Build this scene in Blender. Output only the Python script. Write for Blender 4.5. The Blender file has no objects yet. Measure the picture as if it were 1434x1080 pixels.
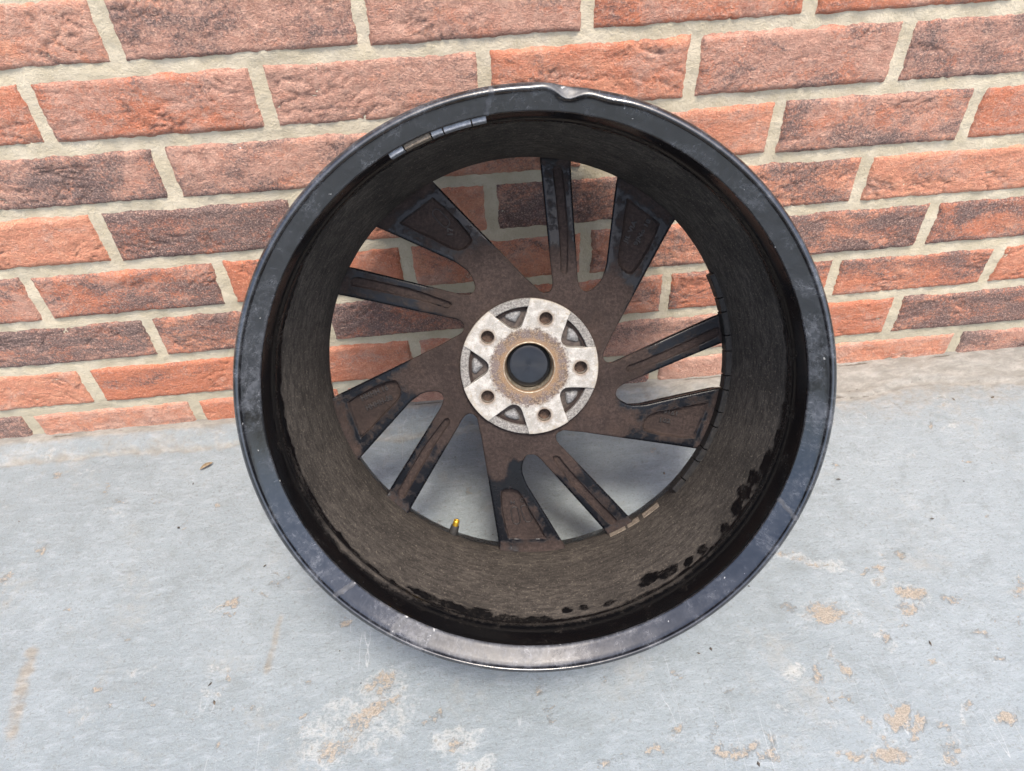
import bpy, bmesh, math, random
import numpy as np
from mathutils import Matrix, Vector
random.seed(4)
S = bpy.context.scene
COL = S.collection
rad = math.radians

# ------------------------------------------------------------------ camera, sky, sun, exposure
cam_d = bpy.data.cameras.new('camera')
cam = bpy.data.objects.new('camera', cam_d); COL.objects.link(cam)
cam.location = (0.31534, -0.77773, 0.78554)
cam.rotation_euler = (0.799519, 0.040085, -0.086833)
cam_d.sensor_width = 36.0; cam_d.lens = 36.0*1040.74/1434; cam_d.clip_start = 0.01; cam_d.clip_end = 200
S.camera = cam

SUN_EL, SUN_ROT = 68, 165
w = bpy.data.worlds.new('World'); S.world = w; w.use_nodes = True
wn = w.node_tree.nodes; wl = w.node_tree.links
bg = wn['Background']; sky = wn.new('ShaderNodeTexSky'); sky.sky_type = 'NISHITA'; sky.sun_disc = False
sky.sun_elevation = rad(SUN_EL); sky.sun_rotation = rad(SUN_ROT)
sky.air_density = 1.0; sky.dust_density = 4.5; sky.ozone_density = 1.0
wl.new(sky.outputs[0], bg.inputs[0]); bg.inputs[1].default_value = 0.15

sd = bpy.data.lights.new('sun', 'SUN'); sd.energy = 1.5; sd.angle = rad(14); sd.color = (1.0, 0.91, 0.79)
sun = bpy.data.objects.new('sun', sd); COL.objects.link(sun)
_v = Vector((math.sin(rad(SUN_ROT))*math.cos(rad(SUN_EL)), math.cos(rad(SUN_ROT))*math.cos(rad(SUN_EL)), math.sin(rad(SUN_EL))))
sun.rotation_euler = _v.to_track_quat('Z', 'Y').to_euler()
vs = S.view_settings; vs.view_transform = 'Standard'; vs.look = 'None'; vs.gamma = 1.0; vs.use_curve_mapping = False
vs.exposure = 1.38

# ------------------------------------------------------------------ noise (numpy)
def _hash(ix, iy, seed):
    h = (ix.astype(np.int64)*374761393 + iy.astype(np.int64)*668265263 + seed*1442695041) & 0xffffffff
    h = ((h ^ (h >> 13))*1274126177) & 0xffffffff
    h = (h ^ (h >> 16)) & 0xffffffff
    return h/4294967295.0
def vnoise(x, y, seed=0):
    ix = np.floor(x); iy = np.floor(y); fx = x-ix; fy = y-iy
    u = fx*fx*fx*(fx*(fx*6-15)+10); v = fy*fy*fy*(fy*(fy*6-15)+10)
    ix = ix.astype(np.int64); iy = iy.astype(np.int64)
    a = _hash(ix, iy, seed); b = _hash(ix+1, iy, seed); c = _hash(ix, iy+1, seed); d = _hash(ix+1, iy+1, seed)
    return (a*(1-u)+b*u)*(1-v) + (c*(1-u)+d*u)*v      # 0..1
def fbm(x, y, seed=0, oct=4, gain=.5):
    s = 0; a = 1; n = 0
    for i in range(oct):
        s = s + a*(vnoise(x*2**i, y*2**i, seed+17*i)*2-1); n += a; a *= gain
    return s/n
def sstep(a, b, x):
    t = np.clip((x-a)/(b-a), 0, 1); return t*t*(3-2*t)

# ------------------------------------------------------------------ node helpers
class NT:
    def __init__(s, name):
        s.m = bpy.data.materials.new(name); s.m.use_nodes = True
        s.t = s.m.node_tree; s.n = s.t.nodes; s.b = s.n['Principled BSDF']; s.pos = s.n.new('ShaderNodeNewGeometry').outputs['Position']
    def set(s, sock, v):
        if hasattr(v, 'is_output') or isinstance(v, bpy.types.NodeSocket): s.t.links.new(v, sock)
        else: sock.default_value = v
    def obj(s): return s.n.new('ShaderNodeTexCoord').outputs['Object']
    def attr(s, name):
        a = s.n.new('ShaderNodeAttribute'); a.attribute_name = name; return a.outputs['Fac']
    def map(s, v, scale=(1,1,1), rot=(0,0,0), loc=(0,0,0)):
        m = s.n.new('ShaderNodeMapping'); s.t.links.new(v, m.inputs[0])
        m.inputs['Scale'].default_value = scale; m.inputs['Rotation'].default_value = rot; m.inputs['Location'].default_value = loc
        return m.outputs[0]
    def noise(s, v, scale, detail=4, rough=.55, dist=0, col=False):
        n = s.n.new('ShaderNodeTexNoise'); s.t.links.new(v, n.inputs['Vector'])
        n.inputs['Scale'].default_value = scale; n.inputs['Detail'].default_value = detail
        n.inputs['Roughness'].default_value = rough; n.inputs['Distortion'].default_value = dist
        return n.outputs['Color' if col else 'Fac']
    def vor(s, v, scale, feat='F1', out='Distance'):
        n = s.n.new('ShaderNodeTexVoronoi'); n.feature = feat; s.t.links.new(v, n.inputs['Vector']); n.inputs['Scale'].default_value = scale
        return n.outputs[out]
    def math(s, op, a, b=0.0, c=None, clamp=False):
        n = s.n.new('ShaderNodeMath'); n.operation = op; n.use_clamp = clamp
        s.set(n.inputs[0], a); s.set(n.inputs[1], b)
        if c is not None: s.set(n.inputs[2], c)
        return n.outputs[0]
    def ramp(s, v, a, b, lo=0.0, hi=1.0):
        n = s.n.new('ShaderNodeMapRange'); n.interpolation_type = 'SMOOTHSTEP'
        s.set(n.inputs['Value'], v); n.inputs['From Min'].default_value = a; n.inputs['From Max'].default_value = b
        n.inputs['To Min'].default_value = lo; n.inputs['To Max'].default_value = hi
        return n.outputs[0]
    def mix(s, f, a, b, mode='MIX'):
        n = s.n.new('ShaderNodeMix'); n.data_type = 'RGBA'; n.blend_type = mode
        s.set(n.inputs['Factor'], f)
        for k, v in ((6, a), (7, b)):
            s.set(n.inputs[k], v if not isinstance(v, tuple) else (*v, 1.0))
        return n.outputs[2]
    def bump(s, h, strength, dist, normal=None):
        n = s.n.new('ShaderNodeBump'); n.inputs['Strength'].default_value = strength; n.inputs['Distance'].default_value = dist
        s.t.links.new(h, n.inputs['Height'])
        if normal is not None: s.t.links.new(normal, n.inputs['Normal'])
        return n.outputs[0]
    def done(s, col, rough, normal=None, metal=0.0, spec=.5, coat=0.0):
        s.set(s.b.inputs['Base Color'], col if not isinstance(col, tuple) else (*col, 1.0))
        s.set(s.b.inputs['Roughness'], rough); s.set(s.b.inputs['Metallic'], metal); s.set(s.b.inputs['Specular IOR Level'], spec)
        if coat: s.b.inputs['Coat Weight'].default_value = coat; s.b.inputs['Coat Roughness'].default_value = .12
        if normal is not None: s.t.links.new(normal, s.b.inputs['Normal'])
        return s.m
def srgb(r, g, b):
    f = lambda c: (c/255/12.92) if c/255 <= .04045 else ((c/255+.055)/1.055)**2.4
    return (f(r), f(g), f(b))

# ------------------------------------------------------------------ materials
def mat_brick():
    t = NT('brick'); P = t.pos
    oi = t.n.new('ShaderNodeObjectInfo'); sep = t.n.new('ShaderNodeSeparateColor'); t.t.links.new(oi.outputs['Color'], sep.inputs[0])
    dark, mauve, rnd = sep.outputs[0], sep.outputs[1], sep.outputs[2]
    crease = t.attr('crease')
    n1 = t.noise(P, 22, 5, .65, .5); n2 = t.noise(P, 75, 6, .7, .3); grain = t.noise(P, 560, 3, .7); g2 = t.noise(P, 260, 5, .75, .3)
    orange = t.mix(t.ramp(t.math('ADD', t.math('MULTIPLY', n1, .7), t.math('MULTIPLY', rnd, .3)), .38, .62), (.49, .180, .100), (.60, .285, .180))
    red = t.mix(t.ramp(n2, .35, .7), (.43, .155, .100), orange)
    c = t.mix(.5, orange, red)
    mv = t.mix(t.ramp(n2, .35, .65), (.38, .230, .180), (.50, .335, .270))
    mm = t.math('ADD', t.noise(t.map(P, (1, 1, 1.6)), 16, 6, .68, .6), t.math('MULTIPLY', mauve, .40))
    mm = t.ramp(t.math('ADD', mm, t.math('MULTIPLY', t.math('SUBTRACT', g2, .5), .55)), .56, .80)
    c = t.mix(t.math('MULTIPLY', mm, .72), c, mv)
    dm = t.math('ADD', t.noise(t.map(P, (1, 1, 1.9), loc=(3, 1, 7)), 12, 6, .7, .5), t.math('MULTIPLY', dark, .36))
    dm = t.math('ADD', dm, t.math('MULTIPLY', t.math('SUBTRACT', g2, .5), .62))
    dmask = t.ramp(dm, .60, .85)
    dk = t.mix(t.ramp(grain, .4, .6), (.070, .060, .064), (.205, .150, .135))
    c = t.mix(t.math('MULTIPLY', dmask, .9), c, dk)
    # sandy grains, light and dark
    c = t.mix(t.ramp(grain, .54, .70, 0, .45), c, (.78, .52, .38))
    c = t.mix(t.ramp(grain, .46, .30, 0, .50), c, (.19, .115, .095))
    c = t.mix(t.ramp(g2, .58, .76, 0, .35), c, (.66, .47, .38))
    # dark brown in the folds
    c = t.mix(t.ramp(crease, .55, .95, 0, .45), c, (.15, .095, .080))
    # a few white flecks of lime
    fl = t.math('GREATER_THAN', t.noise(P, 60, 2, .5), .80)
    c = t.mix(t.math('MULTIPLY', fl, t.math('MULTIPLY', t.math('GREATER_THAN', rnd, .6), .8)), c, (.72, .68, .64))
    h = t.math('ADD', t.math('MULTIPLY', g2, 1.5), t.math('MULTIPLY', grain, .6))
    cr = t.noise(t.map(P, (1, 1, 2.0), rot=(0, .35, 0)), 70, 5, .65, .7)
    h = t.math('ADD', h, t.math('MULTIPLY', t.math('ABSOLUTE', t.math('SUBTRACT', cr, .5)), 1.6))
    nb = t.bump(h, .85, .0026)
    return t.done(c, .93, nb, spec=.25)
def mat_mortar():
    t = NT('mortar'); P = t.pos
    g = t.noise(P, 520, 4, .8); n = t.noise(P, 30, 5, .6); m = t.noise(P, 240, 4, .7)
    c = t.mix(t.ramp(n, .35, .68), (.46, .405, .295), (.56, .50, .385))
    c = t.mix(t.ramp(g, .44, .28, 0, .55), c, (.22, .19, .14)); c = t.mix(t.ramp(g, .58, .74, 0, .6), c, (.68, .645, .56))
    c = t.mix(t.ramp(t.attr('low_dark'), .0, 1.0, 0, .6), c, (.36, .33, .25))
    nb = t.bump(t.math('ADD', g, t.math('MULTIPLY', m, 1.4)), .7, .0016)
    return t.done(c, .95, nb, spec=.2)
def mat_floor():
    t = NT('painted_concrete'); P = t.pos
    chip = t.attr('chip'); dirt = t.attr('dirt'); pale = t.attr('pale')
    big = t.noise(P, 3.2, 4, .55, .3); mid = t.noise(P, 30, 7, .72, .3); fine = t.noise(P, 260, 5, .75); g = t.noise(P, 620, 3, .7)
    st = t.noise(t.map(P, (1, 2.6, 1), rot=(0, 0, .12)), 40, 7, .75, .3); rag = t.noise(P, 85, 6, .75, .2)
    c = t.mix(t.ramp(big, .35, .65), (.170, .200, .216), (.210, .243, .262))
    c = t.mix(t.ramp(st, .46, .72, 0, .55), c, (.285, .320, .346))
    c = t.mix(t.ramp(mid, .52, .32, 0, .60), c, (.148, .172, .180))
    c = t.mix(t.ramp(fine, .48, .32, 0, .70), c, (.125, .138, .138))
    c = t.mix(t.ramp(rag, .44, .28, 0, .55), c, (.165, .178, .175))
    c = t.mix(t.ramp(g, .56, .72, 0, .40), c, (.36, .39, .395))
    stain = t.ramp(t.math('ADD', t.noise(P, 9, 6, .7, .4), t.math('MULTIPLY', t.math('SUBTRACT', rag, .5), .5)), .54, .74)
    c = t.mix(t.math('MULTIPLY', stain, .35), c, (.265, .255, .225))
    # old dirt near the wall
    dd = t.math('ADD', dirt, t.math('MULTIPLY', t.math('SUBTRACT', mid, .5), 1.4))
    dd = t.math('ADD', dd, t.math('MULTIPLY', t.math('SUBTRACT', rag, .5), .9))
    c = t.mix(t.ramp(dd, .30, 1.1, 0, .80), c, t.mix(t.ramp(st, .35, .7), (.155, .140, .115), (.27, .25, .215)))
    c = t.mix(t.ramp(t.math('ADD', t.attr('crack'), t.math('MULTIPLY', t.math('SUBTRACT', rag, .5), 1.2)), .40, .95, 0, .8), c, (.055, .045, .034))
    # worn-through paint, pale torn edge round the tan concrete
    fz = t.math('ADD', t.math('MULTIPLY', t.math('SUBTRACT', rag, .5), 2.6), t.math('MULTIPLY', t.math('SUBTRACT', fine, .5), 1.8))
    e = t.math('ADD', chip, fz)
    pl = t.math('ADD', t.math('MAXIMUM', pale, t.math('MULTIPLY', chip, .9)), t.math('MULTIPLY', fz, 1.1))
    c = t.mix(t.ramp(pl, .42, 1.10, 0, .46), c, (.40, .405, .385))
    tan = t.mix(t.ramp(g, .38, .62), (.160, .130, .096), (.30, .252, .195)); tan = t.mix(t.ramp(fine, .55, .75, 0, .6), tan, (.40, .36, .30))
    c = t.mix(t.ramp(e, .44, .90, 0, .82), c, tan)
    # hairline scratches
    for k, (sc, ro) in enumerate(((5.0, .5), (6.5, -1.1))):
        v = t.map(P, (1, .06, 1), rot=(0, 0, ro), loc=(k*3.1, 0, 0))
        ln = t.ramp(t.math('ABSOLUTE', t.math('SUBTRACT', t.noise(v, sc*7, 1, .4), .5)), .0030, .0008)
        gate = t.ramp(t.noise(P, 7+k, 2), .60, .68)
        c = t.mix(t.math('MULTIPLY', t.math('MULTIPLY', ln, gate), .30), c, (.55, .56, .55))
    h = t.math('ADD', t.math('MULTIPLY', st, 1.0), t.math('MULTIPLY', fine, .7))
    h = t.math('SUBTRACT', h, t.ramp(e, .44, .66, 0, .6))
    nb = t.bump(h, .7, .0024)
    return t.done(c, t.ramp(mid, .3, .7, .50, .72), nb, spec=.35)
def dusty(name, dust_a, dust_b, clean_col, swirl=False, gloss=.22, ragged=1.5, edge=None, spec=.35, fuzz=.45):
    """brown brake dust over gloss black paint; vertex attribute clean = where the dust has been wiped off"""
    t = NT(name); P = t.obj(); cl = t.attr('clean')
    n = t.noise(P, 60, 7, .74, .2); g = t.noise(P, 620, 3, .75); m = t.noise(P, 320, 4, .7); b = t.noise(P, 18, 4, .6)
    if swirl:   # fine streaks running round the barrel
        gr = t.attr('ang'); cv = t.n.new('ShaderNodeCombineXYZ'); t.set(cv.inputs[0], t.math('MULTIPLY', gr, 16.0)); t.set(cv.inputs[1], t.math('MULTIPLY', t.attr('dep'), 230.0))
        s = t.noise(cv.outputs[0], 1.0, 6, .78, .5)
    else: s = m
    d = t.mix(t.ramp(s, .36, .66), dust_a, dust_b)
    d = t.mix(t.ramp(b, .38, .68, 0, .55), d, tuple(x*.60 for x in dust_a))
    if not swirl: d = t.mix(t.ramp(t.noise(P, 34, 5, .65, .5), .50, .75, 0, .22), d, (.085, .055, .042))
    d = t.mix(t.ramp(t.math('ADD', t.math('MULTIPLY', g, .6), t.math('MULTIPLY', m, .4)), .54, .66, 0, .62 if swirl else .07), d, (.19, .16, .128))
    d = t.mix(t.ramp(g, .46, .32, 0, .65 if swirl else .3), d, (.016, .013, .012))
    k = t.math('ADD', cl, t.math('ADD', t.math('MULTIPLY', t.math('SUBTRACT', n, .5), ragged), t.math('MULTIPLY', t.math('SUBTRACT', m, .5), fuzz)))
    k = t.ramp(k, *(edge or (.42, .62)))
    blk = t.mix(t.ramp(m, .64, .82, 0, .35), clean_col, (.045, .045, .048))
    c = t.mix(k, d, blk)
    r = t.math('MULTIPLY_ADD', k, gloss-.88, .88)
    r = t.math('ADD', r, t.math('MULTIPLY', t.math('SUBTRACT', n, .5), .22))
    h = t.math('MULTIPLY', t.math('ADD', t.math('MULTIPLY', g, .5), t.math('ADD', m, s)), t.math('MULTIPLY_ADD', k, -.82, 1.0))
    nb = t.bump(h, .5, .0009)
    return t.done(c, r, nb, spec=t.math('MULTIPLY_ADD', k, spec-.2, .2))
def mat_lip():
    t = NT('flange_paint'); P = t.obj(); sc = t.attr('scuff')
    n = t.noise(P, 45, 6, .68, .3); m = t.noise(P, 260, 5, .7); g = t.noise(P, 1200, 2, .7)
    gr = t.attr('ang'); cv = t.n.new('ShaderNodeCombineXYZ'); t.set(cv.inputs[0], t.math('MULTIPLY', gr, 130.0)); t.set(cv.inputs[1], t.math('MULTIPLY', t.attr('dep'), 180.0))
    s = t.noise(cv.outputs[0], 1.0, 4, .65)
    c = t.mix(t.ramp(n, .42, .70), (.004, .0045, .006), (.013, .0145, .018))
    c = t.mix(t.ramp(t.math('ADD', s, t.math('MULTIPLY', sc, .25)), .60, .86, 0, .34), c, (.11, .12, .145))
    c = t.mix(t.ramp(m, .66, .80, 0, .35), c, (.20, .19, .18))
    wear = t.ramp(t.math('ADD', t.noise(P, 26, 7, .74, .3), t.math('MULTIPLY', sc, .22)), .50, .74)
    c = t.mix(t.math('MULTIPLY', wear, .75), c, t.mix(t.ramp(m, .4, .62), (.028, .031, .037), (.085, .090, .102)))
    hl = t.ramp(t.math('ABSOLUTE', t.math('SUBTRACT', t.noise(P, 95, 2, .5, .6), .5)), .010, .003); c = t.mix(t.math('MULTIPLY', t.math('MULTIPLY', hl, wear), .5), c, (.20, .21, .23))
    br = t.math('ADD', sc, t.math('MULTIPLY', t.math('SUBTRACT', m, .5), 1.6))
    bare = t.ramp(br, .95, 1.15)
    c = t.mix(bare, c, (.55, .55, .54))
    c = t.mix(t.ramp(t.noise(P, 160, 2, .5), .75, .77, 0, .7), c, (.36, .36, .35))
    r = t.math('ADD', t.ramp(n, .35, .7, .06, .18), t.math('MULTIPLY', s, .10)); r = t.math('ADD', r, t.math('MULTIPLY', wear, .20)); r = t.math('ADD', r, t.ramp(sc, .34, .60, 0, .30))
    nb = t.bump(t.math('ADD', t.math('MULTIPLY', m, .8), t.math('MULTIPLY', g, .35)), .16, .0007)
    return t.done(c, r, nb, spec=1.0)
def mat_pad():
    t = NT('machined_pad'); P = t.obj(); sp = t.n.new('ShaderNodeSeparateXYZ'); t.t.links.new(P, sp.inputs[0])
    r2 = t.math('SQRT', t.math('ADD', t.math('MULTIPLY', sp.outputs[0], sp.outputs[0]), t.math('MULTIPLY', sp.outputs[1], sp.outputs[1])))
    n = t.noise(P, 120, 5, .7, .3); g = t.noise(P, 700, 3, .8); m = t.noise(P, 330, 4, .75)
    c = t.mix(t.ramp(n, .38, .68), (.25, .240, .218), (.40, .388, .360))
    c = t.mix(t.ramp(g, .45, .28, 0, .55), c, (.11, .098, .08)); c = t.mix(t.ramp(m, .55, .70, 0, .65), c, (.25, .19, .12)); c = t.mix(t.ramp(g, .56, .70, 0, .6), c, (.55, .54, .51))
    jr = t.math('ADD', r2, t.math('MULTIPLY', t.math('SUBTRACT', m, .5), .014)); jr = t.math('ADD', jr, t.math('MULTIPLY', t.math('SUBTRACT', n, .5), .007))
    rust = t.ramp(jr, .0435, .0385)
    rc = t.mix(t.ramp(m, .44, .56), (.055, .035, .027), (.155, .102, .062)); rc = t.mix(t.ramp(n, .46, .54, 0, .8), rc, (.080, .060, .062))
    rc = t.mix(t.ramp(g, .54, .66, 0, .8), rc, (.29, .24, .17)); rc = t.mix(t.ramp(jr, .0335, .0280, 0, .7), rc, (.20, .115, .05))
    rc = t.mix(t.ramp(g, .46, .32, 0, .75), rc, (.05, .028, .018))
    c = t.mix(t.math('MULTIPLY', rust, .93), c, rc)
    halo = None
    for k in range(5):
        v = t.n.new('ShaderNodeVectorMath'); v.operation = 'DISTANCE'; t.t.links.new(P, v.inputs[0]); v.inputs[1].default_value = (.0536*math.cos(rad(-3.6+72*k)), .0536*math.sin(rad(-3.6+72*k)), -.160)
        halo = v.outputs['Value'] if halo is None else t.math('MINIMUM', halo, v.outputs['Value'])
    halo = t.math('ADD', halo, t.math('MULTIPLY', t.math('SUBTRACT', m, .5), .008))
    c = t.mix(t.ramp(halo, .0105, .0072, 0, .7), c, (.15, .105, .07))
    edge = t.ramp(jr, .066, .0735); c = t.mix(t.math('MULTIPLY', edge, .45), c, (.26, .22, .16))
    nb = t.bump(t.math('ADD', m, t.math('MULTIPLY', g, .7)), .35, .0009)
    return t.done(c, t.math('MULTIPLY_ADD', rust, .28, .52), nb, metal=t.math('MULTIPLY_ADD', rust, -.25, .25), spec=.45)
def simple(name, a, b, rough, scale=300, bump=.3, metal=0.0, spec=.4, speck=None, aniso=0.0):
    t = NT(name); P = t.obj(); n = t.noise(P, scale, 5, .7); g = t.noise(P, scale*3, 3, .7)
    c = t.mix(t.ramp(n, .36, .66), a, b)
    if speck: c = t.mix(t.ramp(g, .58, .72, 0, .85), c, speck)
    if aniso:
        tg = t.n.new('ShaderNodeTangent'); tg.direction_type = 'RADIAL'; tg.axis = 'Z'; t.t.links.new(tg.outputs[0], t.b.inputs['Tangent']); t.b.inputs['Anisotropic'].default_value = aniso
    return t.done(c, rough, t.bump(t.math('ADD', n, g), bump, .0008), metal=metal, spec=spec)

M = dict(
    brick=mat_brick(), mortar=mat_mortar(), floor=mat_floor(), lip=mat_lip(), pad=mat_pad(),
    barrel=dusty('barrel_dust', (.027, .0235, .0205), (.074, .064, .054), (.0025, .0025, .003), swirl=True, ragged=1.0, gloss=.14, fuzz=.45, edge=(.32, .78), spec=.30),
    spoke=dusty('spoke_dust', (.024, .0172, .0155), (.042, .030, .0265), (.0035, .0042, .006), gloss=.27, ragged=2.4, edge=(.30, .80), spec=.24),
    ring=simple('cast_ring', (.10, .095, .088), (.26, .25, .235), .6, 500, .6, .2, speck=(.48, .46, .43)),
    pocket=simple('pocket_grime', (.035, .028, .025), (.075, .060, .052), .8, 260),
    lump=simple('pocket_casting', (.10, .10, .10), (.24, .24, .24), .6, 400, .6, .2, speck=(.4, .4, .39)),
    rust_shade=simple('rust_shaded_hole', (.030, .019, .015), (.085, .052, .037), .85, 420, .6, speck=(.10, .075, .055)),  # rust colour with the shade inside the bolt holes painted in
    bore=simple('bore_metal', (.20, .17, .125), (.40, .36, .29), .38, 200, .3, .7, speck=(.16, .09, .05)),
    cap=simple('cap_plastic', (.003, .0035, .0045), (.007, .008, .010), .20, 120, .08, spec=.42, aniso=.85),
    rubber=simple('valve_rubber', (.012, .012, .012), (.024, .022, .020), .65, 300),
    brass=simple('valve_brass', (.72, .42, .04), (.86, .55, .07), .28, 300, .2, .85),
    weight=simple('weight_black', (.005, .005, .005), (.015, .0135, .012), .45, 260, .5, speck=(.045, .038, .031)),
    zinc=simple('weight_zinc', (.17, .185, .205), (.30, .32, .35), .45, 300, .3, .3),
    tape=simple('weight_tape', (.125, .102, .078), (.235, .195, .152), .8, 260, .9, speck=(.12, .095, .07)),
    letter=simple('dark_casting', (.010, .009, .009), (.026, .020, .018), .5, 300),  # near-black, sets the raised letters off from the brown pocket
    leaf=simple('leaf', (.15, .11, .065), (.27, .21, .135), .7, 200),
    grit=simple('grit', (.03, .028, .027), (.11, .085, .06), .8, 200),
)

# ------------------------------------------------------------------ mesh helpers
def mesh_obj(name, V, F, mat, parent=None, smooth=True, attrs=None, loc=None):
    me = bpy.data.meshes.new(name)
    me.from_pydata([tuple(v) for v in np.asarray(V).tolist()], [], [tuple(int(i) for i in f) for f in F])
    me.polygons.foreach_set('use_smooth', [smooth]*len(me.polygons))
    for k, a in (attrs or {}).items():
        at = me.attributes.new(k, 'FLOAT', 'POINT'); at.data.foreach_set('value', np.asarray(a, dtype=np.float32))
    me.materials.append(mat); me.update()
    o = bpy.data.objects.new(name, me); COL.objects.link(o)
    if parent: o.parent = parent
    if loc is not None: o.location = loc
    return o
def grid_faces(nu, nv, off=0, flip=False):
    i, j = np.meshgrid(np.arange(nu-1), np.arange(nv-1), indexing='ij')
    a = (i*nv+j).ravel()+off
    q = np.stack([a, a+nv, a+nv+1, a+1], 1)
    return q[:, ::-1] if flip else q
def tag(o, label=None, cat=None, group=None, kind=None):
    for k, v in (('label', label), ('category', cat), ('group', group), ('kind', kind)):
        if v: o[k] = v

# ------------------------------------------------------------------ floor (z = 0)
def axis(segs):
    out = [segs[0][0]]
    for a, b, step in segs:
        n = max(1, int(round((b-a)/step))); out += list(np.linspace(a, b, n+1)[1:])
    return np.array(out)
gx = axis([(-3.0, -1.0, .25), (-1.0, -.45, .02), (-.45, 1.20, .0032), (1.20, 1.8, .02), (1.8, 3.6, .25)])
gy = axis([(-3.2, -1.2, .25), (-1.2, -.66, .02), (-.66, .012, .0032)])
X, Y = np.meshgrid(gx, gy, indexing='ij')
chip = np.zeros_like(X); pale = np.zeros_like(X)
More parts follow.
